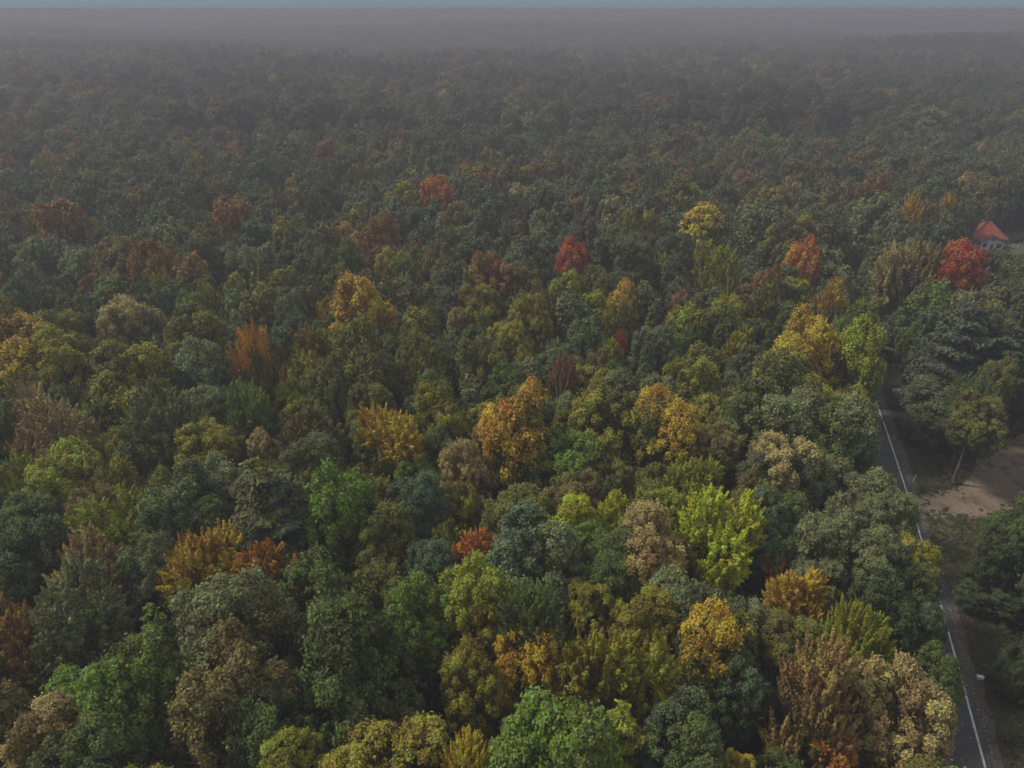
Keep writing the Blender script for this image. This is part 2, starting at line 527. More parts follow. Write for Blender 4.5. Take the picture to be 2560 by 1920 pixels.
def trunk_mesh(seed, conifer=False, mat=M_BARK):
    """unit height; the limbs reach into the crown"""
    rg = random.Random(seed)
    mb = MB()
    x = y = 0; pts, rad = [], []
    top = 0.97 if conifer else 0.8
    for i in range(7):
        f = i / 6
        pts.append((x, y, f * top)); rad.append(0.017 * (1 - f) ** 0.8 + 0.003 + (0.008 if i == 0 else 0))
        x += rg.uniform(-.008, .008); y += rg.uniform(-.008, .008)
    mb.tube(pts, rad, 7)
    for k in range(5 if not conifer else 0):
        f = rg.uniform(.42, .78); ph = k * 2.4 + rg.uniform(-.3, .3); L = rg.uniform(.09, .15)
        z0 = f * top
        mb.tube([(0, 0, z0), (math.cos(ph) * L * .6, math.sin(ph) * L * .6, z0 + .07), (math.cos(ph) * L, math.sin(ph) * L, z0 + .15)], [.008, .005, .0015], 5)
    return mb.mesh('trunk', mat)
TRUNKS = [trunk_mesh(s) for s in range(4)]
TRUNK_CON = [trunk_mesh(9, True)]
TRUNK_PALE = [trunk_mesh(20, False, M_PALEBARK)]

# ================================================================== leaf colours
C = dict(
    dg=(0.066, 0.084, 0.028), mg=(0.104, 0.128, 0.030), bg=(0.140, 0.195, 0.030), tg=(0.090, 0.122, 0.058), sg=(0.170, 0.182, 0.070),
    ol=(0.150, 0.140, 0.028), yo=(0.235, 0.200, 0.024), ye=(0.42, 0.30, 0.022), go=(0.40, 0.245, 0.022), og=(0.44, 0.175, 0.026),
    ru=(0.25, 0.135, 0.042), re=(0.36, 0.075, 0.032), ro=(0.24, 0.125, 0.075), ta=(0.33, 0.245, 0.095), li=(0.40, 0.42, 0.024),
    oc=(0.42, 0.220, 0.024), fx=(0.29, 0.185, 0.068), br=(0.175, 0.135, 0.044), gg=(0.112, 0.124, 0.055), pi=(0.100, 0.112, 0.066), yg=(0.245, 0.255, 0.026),
    tl=(0.115, 0.165, 0.082), tn=(0.42, 0.31, 0.095))  # lightened teal and tan: the lot's brightness put into the leaves

# ------------------------------------------------------------------ the trees one can point to:
# x, top y, width in the photograph's pixels, half height / radius, crown kind, leaf colour, turned leaves, share turned, short name, rest of the label
LM = [
 # far band
 (1094, 450, 85, 1.5, 'tall', 'ru', 'og', .75, 'tall rusty orange tree', 'left of two orange trees deep in the haze'),
 (1227, 437, 64, 1.4, 'tall', 'ru', 'ro', .8, 'slim dusty orange tree', 'half lost in the haze behind the forest middle'),
 (590, 503, 108, 1.7, 'tall', 'br', 'ru', .7, 'tall brownish orange tree', 'columnar, standing alone among hazy grey trees'),
 (868, 560, 50, 1.4, 'tall', 'ol', 'go', .8, 'small mustard yellow tree', 'beside the dusty brown tree in the haze'),
 (955, 548, 118, 1.3, 'round', 'br', 'ru', .7, 'wide dusty brown tree', 'right of the small mustard yellow tree'),
 (1432, 606, 90, 1.45, 'tall', 'ru', 're', .62, 'crimson topped tree', 'fading to rusty brown below in mid forest'),
 (1363, 535, 84, 1.5, 'tall', 'gg', 'sg', .7, 'pale sage tall tree', 'behind the crimson topped tree'),
 (1465, 487, 74, 1.9, 'spruce', 'sg', 'sg', 0, 'pale pointed conifer', 'with tiered branches above the crimson topped tree'),
 (1597, 530, 98, 1.25, 'spiky', 'sg', 'yo', .5, 'pale khaki feathery tree', 'right of the pale pointed conifer'),
 (1755, 512, 150, 1.05, 'broad', 'ol', 'ye', .5, 'wide yellow olive tree', 'with bright mustard top in the hazy right middle'),
 (1693, 494, 24, 1.8, 'tall', 'ru', 'og', .9, 'tiny bright orange tip tree', 'peeping behind the wide yellow olive tree'),
 (1792, 618, 112, 1.8, 'spiky', 'yo', 'yg', .8, 'tall yellow green feathery tree', 'draped in drooping light sprays'),
 (1990, 600, 100, 1.5, 'tall', 'ru', 'og', .65, 'rust orange oval tree', 'left of the dark road gap'),
 (1556, 705, 78, 1.1, 'round', 'ol', 'go', .9, 'small golden orange round tree', 'bright against dark saplings'),
 (1551, 830, 38, 1.9, 'spiky', 'ru', 're', .6, 'thin red sapling', 'below the small golden orange round tree'),
 (1319, 745, 108, 1.6, 'tall', 'ol', 'yo', .75, 'olive yellow oval tree', 'standing clear of dark saplings in mid forest'),
 (1225, 640, 104, 1.2, 'round', 'ol', 'ru', .6, 'dull orange and olive tree', 'left of the crimson topped tree'),
 (1857, 425, 56, 1.2, 'round', 'br', 'ro', .8, 'dull dark red tree', 'deep in the haze on the right'),
 (2390, 612, 160, 1.0, 'broad', 'ru', 're', .55, 'broad scarlet tree', 'below the house with the red roof'),
 (2072, 708, 78, 1.4, 'spiky', 'ol', 'go', .8, 'slender golden tree', 'right of the rust orange oval tree'),
 (2005, 790, 170, 1.15, 'broad', 'yo', 'ye', .62, 'golden topped broad tree', 'left of the dark road gap'),
 (2118, 800, 165, 1.35, 'round', 'mg', 'yg', .3, 'tall fresh green tree', 'behind the road bend, beside golden crown'),
 (1965, 875, 190, .95, 'broad', 'mg', 'yo', .3, 'green tree below golden crown', 'with lumpy round sprays'),
 (2262, 612, 120, 1.5, 'spiky', 'gg', 'ta', .4, 'ragged grey olive tree', 'left of the broad scarlet tree'),
 (2268, 496, 66, 1.9, 'plume', 'yo', 'go', .6, 'narrow mustard pointed tree', 'right of the hazy round sage tree'),
 (2362, 484, 50, 1.5, 'plume', 'ol', 'go', .5, 'small pale yellow tree', 'behind the house corner'),
 (2176, 490, 150, 1.15, 'round', 'gg', 'sg', .5, 'hazy round sage tree', 'beside the far road gap'),
 (1697, 728, 58, 1.4, 'tall', 'br', 'ro', .5, 'small pinkish tan tree', 'right of the small golden orange round tree'),
 (1614, 842, 92, 1.8, 'spruce', 'gg', 'gg', 0, 'grey green cone tree', 'beside the thin red sapling'),
 (170, 508, 140, 1.2, 'round', 'br', 'ru', .5, 'wide dull russet tree', 'at the hazy left side'),
 (665, 345, 62, 1.2, 'round', 'sg', 'sg', 0, 'small pale beige tree', 'far back in the haze'),
 (1140, 775, 44, 1.5, 'tall', 'ol', 'ta', .6, 'little tan yellow tree', 'between dark saplings in mid forest'),
 (1490, 868, 64, 1.5, 'tall', 'ol', 'br', .5, 'olive brown slim tree', 'left of the grey green cone tree'),
 (1405, 892, 64, 1.7, 'plume', 'gg', 'ro', .45, 'pinkish grey pointed tree', 'behind the orange crested tree'),
 (226, 688, 56, 1.2, 'round', 'br', 'ro', .8, 'small rose red tree', 'in the left middle distance'),
 (405, 610, 120, 1.4, 'tall', 'ol', 'ru', .5, 'olive tree with orange cap', 'in the left middle distance'),
 (341, 742, 128, 1.1, 'round', 'gg', 'ta', .35, 'round grey green tree', 'tinged tan on top, below the olive tree with orange cap'),
 (490, 770, 135, 1.0, 'broad', 'mg', 'ol', .4, 'wide dark olive tree', 'right of the round grey green tree'),
 (1365, 458, 90, 1.1, 'round', 'gg', 'sg', .3, 'dim grey crown', 'above the pale sage tall tree in the haze'),
 (1960, 545, 130, 1.15, 'round', 'gg', 'yo', .3, 'hazy olive domed tree', 'above the rust orange oval tree'),
 (1870, 520, 120, 1.2, 'round', 'gg', 'sg', .3, 'hazy grey domed tree', 'right of the wide yellow olive tree'),
 (1700, 455, 110, 1.1, 'round', 'gg', 'ol', .5, 'dim olive crown', 'behind the wide yellow olive tree'),
 # middle band
 (914, 692, 158, 1.2, 'round', 'ta', 'go', .62, 'golden orange dome tree', 'largest golden crown of the left middle'),
 (816, 745, 60, 1.9, 'tall', 'yo', 'go', .55, 'slim golden column tree', 'left of the golden orange dome tree'),
 (645, 825, 128, 1.7, 'plume', 'ol', 'og', .28, 'olive spire with fiery tip', 'narrow tree with a red orange top'),
 (69, 790, 200, 1.0, 'broad', 'ol', 'go', .4, 'broad golden olive tree', 'at the left edge'),
 (170, 826, 150, 1.0, 'broad', 'ol', 'yo', .35, 'low olive crown', 'right of the broad golden olive tree'),
 (330, 862, 180, .95, 'broad', 'mg', 'yo', .42, 'lumpy olive crown', 'yellowish on its left shoulder'),
 (500, 850, 150, 1.15, 'round', 'tg', 'sg', .2, 'bluish dark round tree', 'left of the olive spire with fiery tip'),
 (903, 812, 190, 1.35, 'round', 'mg', 'ol', .5, 'big mottled green tree', 'in front of the golden orange dome tree'),
 (820, 905, 130, 1.3, 'tall', 'mg', 'ol', .3, 'green flank tree', 'left of the big mottled green tree'),
 (1204, 850, 118, 1.2, 'round', 'gg', 'ol', .4, 'soft grey green tree', 'below the olive yellow oval tree'),
 (159, 978, 176, 1.35, 'spiky', 'ol', 'ta', .7, 'pinkish tan feathery tree', 'pale oval crown on the left'),
 (434, 950, 172, 1.2, 'spiky', 'mg', 'sg', .8, 'pale sage yellow tree', 'with pointed sprays, right of the tan tree'),
 (978, 1014, 148, 1.1, 'spiky', 'mg', 'go', .55, 'mustard yellow tree', 'with a small red tip on top'),
 (1105, 968, 142, 1.4, 'round', 'mg', 'yo', .28, 'green tree with yellow crest', 'left of the orange crested tree'),
 (1285, 964, 195, 1.1, 'round', 'mg', 'oc', .38, 'orange crested tree', 'green below with flame shaped orange top'),
 (1160, 1112, 112, 1.5, 'tall', 'ol', 'ta', .7, 'tall tan yellow lumpy tree', 'left of the dark gap with pale trunk'),
 (1520, 975, 165, 1.15, 'round', 'mg', 'yo', .35, 'wide green tree', 'right of the orange crested tree'),
 (1655, 990, 170, 1.1, 'broad', 'mg', 'go', .33, 'green tree with mustard shoulder', 'right of the wide green tree'),
 (1890, 960, 180, 1.0, 'broad', 'mg', 'sg', .2, 'cool green domed tree', 'below the golden topped broad tree'),
 (2060, 985, 185, 1.1, 'broad', 'mg', 'sg', .3, 'mid green roadside dome tree', 'on the left side of the road'),
 (1780, 1060, 120, 1.0, 'round', 'ol', 'br', .4, 'brownish olive tree', 'left of the cool green domed tree'),
 (1960, 1085, 170, .95, 'round', 'gg', 'ta', .2, 'lumpy grey green tree', 'in front of the cool green domed tree'),
 (2400, 730, 235, 1.2, 'pine', 'pi', 'pi', 0, 'great layered pine', 'with drooping horizontal boughs below the scarlet tree'),
 (2240, 770, 128, 1.6, 'pine', 'pi', 'pi', 0, 'dark layered pine', 'standing right beside the road gap'),
 (2530, 760, 150, 1.3, 'pine', 'pi', 'pi', 0, 'pine at right edge', 'beside the great layered pine'),
 (2345, 935, 220, 1.2, 'round', 'gg', 'gg', 0, 'grey green tree by clearing', 'large round crown right of the road'),
 (2478, 890, 120, 1.3, 'tall', 'gg', 'ol', .5, 'olive tree above clearing', 'behind the brown dirt'),
 (660, 1075, 66, 1.3, 'tall', 'ol', 'ta', .55, 'small tan bush tree', 'under the olive spire with fiery tip'),
 (770, 1085, 140, 1.0, 'round', 'mg', 'gg', .3, 'small dark dome tree', 'right of the small tan bush tree'),
 (463, 1172, 195, 1.0, 'broad', 'tg', 'mg', .4, 'bluish green cauliflower tree', 'broad crown of round sprays'),
 (683, 1130, 200, 1.2, 'pine', 'pi', 'ol', .3, 'fan shaped pine', 'right of the bluish green cauliflower tree'),
 (840, 1178, 180, 1.5, 'round', 'mg', 'bg', .4, 'tall leaf green tree', 'right of the fan shaped pine'),
 (1047, 1180, 128, 1.1, 'round', 'tg', 'tg', 0, 'small bluish round tree', 'left of the tall tan yellow lumpy tree'),
 (295, 1150, 100, 1.1, 'spiky', 'ol', 'yo', .5, 'small olive yellow tree', 'behind the bright yellow green spiky tree'),
 (285, 1238, 160, 1.0, 'spiky', 'mg', 'yg', .6, 'bright yellow green spiky tree', 'on the left'),
 (25, 1148, 125, 1.2, 'spiky', 'ol', 'yg', .5, 'yellow green edge tree', 'at the left border'),
 (95, 1290, 190, 1.0, 'broad', 'dg', 'dg', 0, 'wide dark green tree', 'at the left border'),
 (165, 1362, 50, .8, 'spiky', 'ol', 'ye', .9, 'little bright yellow tree', 'beside the tan crown on the left'),
 # the lot's trees, with the lot's extra brightness put into their leaf colours
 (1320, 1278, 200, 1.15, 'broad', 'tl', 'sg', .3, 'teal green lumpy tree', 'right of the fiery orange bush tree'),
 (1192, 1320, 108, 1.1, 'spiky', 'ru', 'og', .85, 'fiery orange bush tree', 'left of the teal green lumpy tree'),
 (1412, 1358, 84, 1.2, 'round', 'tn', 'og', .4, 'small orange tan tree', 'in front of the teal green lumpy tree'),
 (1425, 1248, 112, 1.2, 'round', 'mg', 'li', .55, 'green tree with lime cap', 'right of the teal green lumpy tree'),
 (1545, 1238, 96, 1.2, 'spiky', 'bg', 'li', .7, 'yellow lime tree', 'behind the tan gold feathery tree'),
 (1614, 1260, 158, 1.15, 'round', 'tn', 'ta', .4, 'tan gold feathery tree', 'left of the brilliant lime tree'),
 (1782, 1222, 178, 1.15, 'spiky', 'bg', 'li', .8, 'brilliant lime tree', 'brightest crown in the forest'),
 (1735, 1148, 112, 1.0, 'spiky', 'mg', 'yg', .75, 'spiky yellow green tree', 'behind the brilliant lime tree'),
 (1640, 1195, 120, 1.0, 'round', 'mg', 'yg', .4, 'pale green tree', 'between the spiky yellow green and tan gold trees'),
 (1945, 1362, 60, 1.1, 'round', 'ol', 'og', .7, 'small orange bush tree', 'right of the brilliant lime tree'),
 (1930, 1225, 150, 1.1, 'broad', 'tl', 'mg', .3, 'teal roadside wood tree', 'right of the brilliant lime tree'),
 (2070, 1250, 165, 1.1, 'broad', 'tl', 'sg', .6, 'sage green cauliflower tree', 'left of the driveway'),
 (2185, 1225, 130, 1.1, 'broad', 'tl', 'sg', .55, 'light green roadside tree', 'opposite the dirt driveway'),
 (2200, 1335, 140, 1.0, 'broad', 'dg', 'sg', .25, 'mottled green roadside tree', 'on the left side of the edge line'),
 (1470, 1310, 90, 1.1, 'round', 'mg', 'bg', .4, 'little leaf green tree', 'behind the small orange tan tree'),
 # near band
 (393, 1330, 138, 1.5, 'tall', 'tg', 'sg', .4, 'tall blue grey tree', 'left of the orange olive tree'),
 (235, 1340, 160, 1.2, 'spiky', 'ol', 'ta', .55, 'tan olive crown', 'left of the tall blue grey tree'),
 (195, 1430, 195, 1.15, 'spiky', 'ol', 'sg', .7, 'sage spray tree', 'in front of the tan olive crown'),
 (520, 1320, 165, 1.15, 'spiky', 'ol', 'go', .55, 'orange olive tree', 'with glowing orange yellow crest'),
 (670, 1365, 175, 1.1, 'spiky', 'ol', 'og', .42, 'tree with orange peaks', 'right of the orange olive tree'),
 (590, 1418, 240, 1.1, 'broad', 'ol', 'sg', .6, 'big sage olive tree', 'in front of the orange olive tree'),
 (632, 1530, 84, 1.3, 'spiky', 'br', 'ru', .7, 'rusty brown sapling', 'rising in front of the big sage olive tree'),
 (590, 1590, 240, 1.2, 'broad', 'mg', 'br', .5, 'large brown olive tree', 'below the rusty brown sapling'),
 (60, 1495, 160, 1.3, 'spiky', 'ol', 'ru', .45, 'reddish brown edge tree', 'at the left border'),
 (345, 1585, 230, 1.25, 'broad', 'mg', 'bg', .45, 'large bright green tree', 'left of the large brown olive tree'),
 (115, 1760, 170, 1.1, 'round', 'ol', 'ta', .4, 'brown tan corner tree', 'at the lower left corner'),
 (875, 1530, 260, 1.35, 'round', 'dg', 'mg', .4, 'massive dark green tree', 'left of the dark gap with bare trunk'),
 (800, 1385, 170, 1.3, 'round', 'mg', 'mg', 0, 'dark green tree', 'behind the massive dark green tree'),
 (1040, 1448, 150, 1.2, 'round', 'mg', 'bg', .5, 'rounded spring green tree', 'left of the yellow olive ball tree'),
 (1178, 1408, 165, 1.3, 'round', 'yo', 'yg', .4, 'yellow olive ball tree', 'below the fiery orange bush tree'),
 (1007, 1348, 58, 1.6, 'spiky', 'ol', 'go', .8, 'narrow yellow orange sapling', 'left of the small blue green tree'),
 (1085, 1345, 120, 1.1, 'round', 'tg', 'tg', 0, 'small blue green tree', 'right of the narrow yellow orange sapling'),
 (1340, 1455, 150, 1.0, 'plume', 'dg', 'mg', .4, 'dark upswept tree', 'right of the yellow olive ball tree'),
 (1475, 1445, 105, 1.2, 'round', 'ol', 'yo', .5, 'small olive tree', 'right of the dark upswept tree'),
 (1600, 1478, 140, 1.1, 'round', 'ol', 'yo', .6, 'yellowish olive tree', 'left of the green tree with orange cap'),
 (1330, 1548, 150, 1.35, 'round', 'ol', 'go', .7, 'burnt orange mottled tree', 'left of the tall yellow olive tree'),
 (1520, 1552, 210, 1.3, 'spiky', 'ol', 'yo', .75, 'tall yellow olive tree', 'at the bottom centre'),
 (1770, 1498, 190, 1.3, 'round', 'mg', 'go', .24, 'green tree with orange cap', 'right of the yellowish olive tree'),
 (1990, 1420, 125, 1.1, 'spiky', 'ol', 'go', .7, 'golden olive tree', 'under the small orange bush tree'),
 (2120, 1508, 150, 1.5, 'plume', 'yo', 'yg', .7, 'pointed yellow green tree', 'behind the rusty plumed tree'),
 (2025, 1582, 190, 1.5, 'plume', 'ol', 'fx', .62, 'rusty plumed tree', 'with upright foxy brown spires'),
 (2232, 1655, 195, 1.25, 'round', 'ol', 'ta', .66, 'tan orange tree', 'right of the rusty plumed tree by the road'),
 (2325, 1620, 125, 1.2, 'round', 'mg', 'mg', 0, 'green roadside tree', 'behind the tan orange tree by the edge line'),
 (1400, 1735, 280, 1.15, 'broad', 'mg', 'bg', .75, 'big vivid green tree', 'at the bottom edge'),
 (1165, 1835, 110, 1.3, 'plume', 'ol', 'ye', .8, 'yellow spiky tree', 'at the bottom edge, below the dark gap'),
 (725, 1845, 150, 1.0, 'round', 'mg', 'yg', .5, 'yellow green topped tree', 'at the bottom edge'),
 (1030, 1765, 80, 1.4, 'round', 'ol', 'br', .5, 'small brownish olive tree', 'left of the bare trunk'),
 (1185, 1630, 135, 1.4, 'round', 'ol', 'yo', .5, 'olive gap edge tree', 'right of the bare trunk'),
 (1848, 1872, 66, 1.2, 'round', 'ol', 'ye', .7, 'little yellow tree', 'at the bottom edge'),
 (2085, 1835, 80, 1.0, 'spiky', 'ru', 'og', .7, 'orange red bush tree', 'in front of the rusty plumed tree'),
 (2172, 1772, 40, 1.0, 'spiky', 're', 're', .5, 'little red sapling', 'between the rusty and the tan orange trees'),
 (2106, 1598, 34, 1.3, 'spiky', 're', 're', .5, 'tiny scarlet sapling', 'in front of the pointed yellow green tree'),
 (1700, 1740, 170, 1.1, 'broad', 'tg', 'mg', .3, 'dark bluish green tree', 'in front of the green tree with orange cap'),
 (1860, 1640, 130, 1.3, 'round', 'dg', 'tg', .3, 'dark shady tree', 'left of the rusty plumed tree'),
 (2190, 1450, 150, 1.2, 'broad', 'dg', 'dg', 0, 'dim green tree', 'left of the broken white edge line'),
 (2520, 1290, 150, 1.2, 'broad', 'dg', 'mg', .3, 'dark tree below clearing', 'right of the road'),  # lower right trees: the shade there is put into their dark leaf colours
 (2262, 1405, 105, 1.3, 'round', 'dg', 'mg', .4, 'dark overhanging tree', 'leaning over the road beside the edge line'),
 (2298, 1512, 95, 1.3, 'broad', 'dg', 'tg', .3, 'shadowy overhanging tree', 'hiding part of the white edge line'),
 (2480, 1400, 200, 1.2, 'round', 'dg', 'dg', 0, 'dark wide tree', 'right of the road verge'),
 (2562, 1262, 130, 1.2, 'broad', 'dg', 'mg', .3, 'shady tree at right border', 'below the brown clearing'),
 (2568, 1600, 120, 1.3, 'round', 'dg', 'tg', .2, 'dusky corner tree', 'at the lower right border'),
 (700, 1700, 170, 1.2, 'round', 'dg', 'mg', .3, 'deep green tree', 'left of the massive dark green tree'),
 (235, 1780, 190, 1.1, 'round', 'dg', 'mg', .4, 'deep green corner tree', 'right of the brown tan corner tree'),
 (955, 1270, 130, 1.2, 'round', 'mg', 'ol', .4, 'quiet green tree', 'left of the dark gap with pale trunk'),
 (560, 1235, 120, 1.1, 'round', 'dg', 'mg', .3, 'shaded dark tree', 'in front of the fan shaped pine'),
]

NAME = {'pine': 'pine_tree', 'spruce': 'conifer_tree'}
GROUP = 'trees of the autumn forest'
trees = []          # dicts: x, y, h, r, c, kind, col, turned, amount, label, near, lm

def place_lm(row):
    X, Yt, W, asp, kd, col, tcol, amt, short, extra = row
    X0 = X
    W = W * ((1.12 if kd == 'pine' else 1.0) if X > 2330 else 1.36 if Yt > 1100 else 1.28 if Yt > 850 else 1.3); asp = asp * 1.15
    h = 16.0
    depth = 90.0; r = W / 2 * depth * TX / 1280; c = r * asp
    g = at(X, Yt + W * .8)[0]
    right = float(road_off(g[0], g[1])) > 0.5
    hmax = 40.0
    for _ in range(40):
        d = ray(X, Yt); dep_ang = math.atan2(-d[2], math.hypot(d[0], d[1]))
        half = math.sqrt((c * math.cos(dep_ang)) ** 2 + (r * math.sin(dep_ang)) ** 2) * 0.93
        half_px = half / (depth * TX / 1280)
        h = min(22.0, max(11.0, 10.5 + 1.8 * r)) if kd not in ('pine', 'spruce', 'plume') else min(23.0, max(13, 13 + 1.8 * r))
        h = min(h, hmax); c = min(c, h * .49)
        p, depth = at(X, Yt + half_px, h - c)
        # right of the road the trunks stand beyond the verge: shorter trees there
        if right and float(road_off(p[0], p[1])) < 3.2 + r * .35 and hmax > 4.0:
            hmax = min(hmax, h) - .7
        r = min(W / 2 * depth * TX / 1280, 6.8); c = min(r * asp, h * .49)
    return dict(x=p[0], y=p[1], h=h, r=r, c=c, kind=kd, col=C[col], turned=C[tcol], amount=amt, short=short,
                label=short + ', ' + extra, lm=True, depth=depth, right=right)
for row in LM:
    trees.append(place_lm(row))
for t in trees:
    if t['right']: print(t['short'], [round(t[k], 1) for k in 'xyhrc'], round(float(road_off(t['x'], t['y'])), 1))
LY = np.array([y for x, y in LINE_PX][::-1] , float); LX = np.array([x for x, y in LINE_PX][::-1], float)
def over_line(x, y, h, c, r, bulge=.86):
    """how far (photograph pixels) a crown left of the road reaches over the strip the photograph shows free"""
    u, v, f = project((x, y, h - c)); wpx = r / (f * TX / 1280)
    w = 0
    worst = -1e9
    for k, b in ((-.55, .75), (0, 1.0), (.55, .75)):
        vv = v + k * wpx
        lx = np.interp(vv, LY, LX) if vv > LY[0] else LX[0] - .3 * (LY[0] - vv)
        gap = np.interp(vv, [700, 960, 1005, 1060, 1130, 1200, 1250, 1400, 1470, 1600, 1680, 1800, 1920], [-45, -40, 5, 28, 40, 28, 0, -14, -22, -16, 0, 22, 38])
        worst = max(worst, u + wpx * bulge * b - (lx - gap))
    return worst, f
for t in trees:
    if t['y'] < 135 and not t['right']:
        for _ in range(4):
            w_, f = over_line(t['x'], t['y'], t['h'], t['c'], t['r'])
            if w_ <= 0: break
            t['x'] -= w_ * f * TX / 1280
# nobody stands on the asphalt
for t in trees:
    o = road_off(t['x'], t['y'])
    lo, hi = (-4.7, 4.0) if t['y'] < 108 else (-3.6, 2.4)
    if lo < o < hi:
        t['x'] += (hi - o) if o > -1.5 and t['right'] else (lo - o)

# ------------------------------------------------------------------ keep-out areas
def in_poly(P, x, y):
    s = False; n = len(P)
    for i in range(n):
        x0, y0 = P[i]; x1, y1 = P[(i + 1) % n]
        if (y0 > y) != (y1 > y) and x < (x1 - x0) * (y - y0) / (y1 - y0) + x0: s = not s
    return s
HOUSE = at(2466, 619)[0]
POLYS = [[at(*p)[0][:2] for p in q] for q in (CLEAR_PX, GRASS_PX, LAWN_PX)]
GAPS = [(at(1075, 1740, 6)[0][:2], 4.2), (at(1262, 1275, 6)[0][:2], 3.4)]       # two dark gaps in the canopy
SEEN = [(2325, 1268), (2380, 1268), (2430, 1235), (2470, 1195), (2520, 1165), (2550, 1135), (2540, 1190), (2345, 1345), (2340, 1310)]
SEENP = [(p, float(at(*p)[1])) for p in SEEN]
def drive_clear(x, y, h, c, r):
    # the crowns before the dirt clearing leave it in view, as the photograph has it
    u, v, f = project((x, y, h - c)); k = f * TX / 1280; wp, hp = r / k, max(c, r) / k * .9
    for (a, b), dep in SEENP:
        if f < dep and ((u - a) / wp) ** 2 + ((v - b) / hp) ** 2 < 1.05: return False
    return True
def house_clear(x, y, h, r):
    # the trees before the house stay below its walls, as the photograph has it
    if y > HOUSE[1] or y < 60: return True
    u, v, f = project((x, y, h)); wpx = r / (f * TX / 1280)
    return not (u + wpx > 2428 and u - wpx < 2620 and v < 626 and v > 300)
def free(x, y, r):
    o = road_off(x, y)
    if y < 108:
        if -5.2 < o < 4.0 + r * .4: return False
    elif y < 260 and -3.2 - r * .2 < o < 2.0 + r * .2: return False
    if math.hypot(x - HOUSE[0], y - HOUSE[1]) < 9.5: return False
    # keep the line of sight to the house open, as the photograph has it
    for P in POLYS:
        if in_poly(P, x, y): return False
    for g, gr in GAPS:
        if math.hypot(x - g[0], y - g[1]) < gr + r * .5: return False
    return True

# ------------------------------------------------------------------ the trees between them
frng = random.Random(5)
taken = [(t['x'], t['y'], t['r']) for t in trees]
cell = 8.0
gridh = {}
def put(x, y, r):
    gridh.setdefault((int(x // cell), int(y // cell)), []).append((x, y, r))
def clash(x, y, r, k=0.64):
    a, b = int(x // cell), int(y // cell)
    for i in range(a - 2, a + 3):
        for j in range(b - 2, b + 3):
            for (u, v, s) in gridh.get((i, j), ()):
                if math.hypot(u - x, v - y) < k * (r + s): return True
    return False
for q in taken: put(*q)

PAL_NEAR = [('dg', 'mg', .5, 20), ('mg', 'ol', .55, 24), ('mg', 'yo', .42, 9), ('mg', 'bg', .5, 14), ('tg', 'mg', .4, 12), ('ol', 'yo', .45, 13), ('gg', 'sg', .4, 15), ('ol', 'br', .45, 4), ('mg', 'yg', .5, 4)]
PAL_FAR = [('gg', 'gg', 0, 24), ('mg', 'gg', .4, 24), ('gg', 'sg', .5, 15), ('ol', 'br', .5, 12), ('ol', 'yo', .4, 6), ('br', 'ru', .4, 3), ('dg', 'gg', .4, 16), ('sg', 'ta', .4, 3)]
KIND_W = [('round', 34), ('broad', 26), ('tall', 20), ('spiky', 14), ('pine', 3), ('spruce', 2), ('plume', 4)]
def pick(tab, rg):
    s = rg.uniform(0, sum(t[-1] for t in tab))
    for t in tab:
        s -= t[-1]
        if s <= 0: return t
    return tab[-1]

LMV = []
for t in trees:
    u, v, f = project((t['x'], t['y'], t['h'] - t['c'])); k = f * TX / 1280
    LMV.append((u, v - .35 * t['c'] / k, f))
def hides_mark(x, y, h, c, r):
    u, v, f = project((x, y, h - c)); k = f * TX / 1280; wp, hp = r / k, max(c, r * .7) / k
    for a, b, d_ in LMV:
        if f < d_ - 2 and abs(u - a) < wp and ((u - a) / wp) ** 2 + ((v - b) / hp) ** 2 < .85: return True
    return False
fills = []
def seed_area(x0, x1, y0, y1, n, rlo, rhi, k=0.64):
    for _ in range(n):
        x = frng.uniform(x0, x1); y = frng.uniform(y0, y1)
        ang = abs(math.atan2(x, max(y, 0.1)))
        r = frng.uniform(rlo, rhi)
        if y > 60 and abs(x) > y * 0.86 + 45: continue
        if not free(x, y, r) or clash(x, y, r, k): continue
        d = math.hypot(x, y)
        pal = pick(PAL_NEAR if d < 120 + frng.uniform(-30, 30) else PAL_FAR, frng)
        kd = pick(KIND_W, frng)[0]
        asp = {'round': 1.1, 'broad': .95, 'tall': 1.4, 'spiky': 1.2, 'pine': 1.5, 'spruce': 2.0, 'plume': 1.6}[kd] * frng.uniform(.9, 1.15)
        if kd in ('spruce', 'plume'): r *= .75
        h = frng.uniform(10.5, 13.5) + r * 0.85 - (2.0 if rhi < 3.5 else 0)
        j = [frng.uniform(.85, 1.15) for _ in range(3)]
        if d > 110: h += frng.uniform(-1, 3.5); asp *= 1.2
        c = min(r * asp * 1.15, h * .47)
        if not house_clear(x, y, h, r): continue
        if hides_mark(x, y, h, c, r): continue
        if x > 30 and not drive_clear(x, y, h, c, r): continue
        if y < 135 and road_off(x, y) < 0 and over_line(x, y, h, c, r, .95)[0] > 0: continue
        put(x, y, r)
        fills.append(dict(x=x, y=y, h=h, r=r, c=c, kind=kd, col=tuple(a * b for a, b in zip(C[pal[0]], j)),
                          turned=C[pal[1]], amount=pal[2], lm=False, pal=pal[0], pal2=pal[1]))
seed_area(-150, 190, 12, 130, 16000, 3.2, 5.2, .6)
seed_area(-260, 300, 120, 300, 22000, 4.2, 6.6, .6)
seed_area(-150, 190, 12, 130, 9000, 1.9, 2.8, .7)
seed_area(-210, 240, 120, 240, 9000, 2.2, 3.4, .66)
print('landmarks', len(trees), 'fills', len(fills))

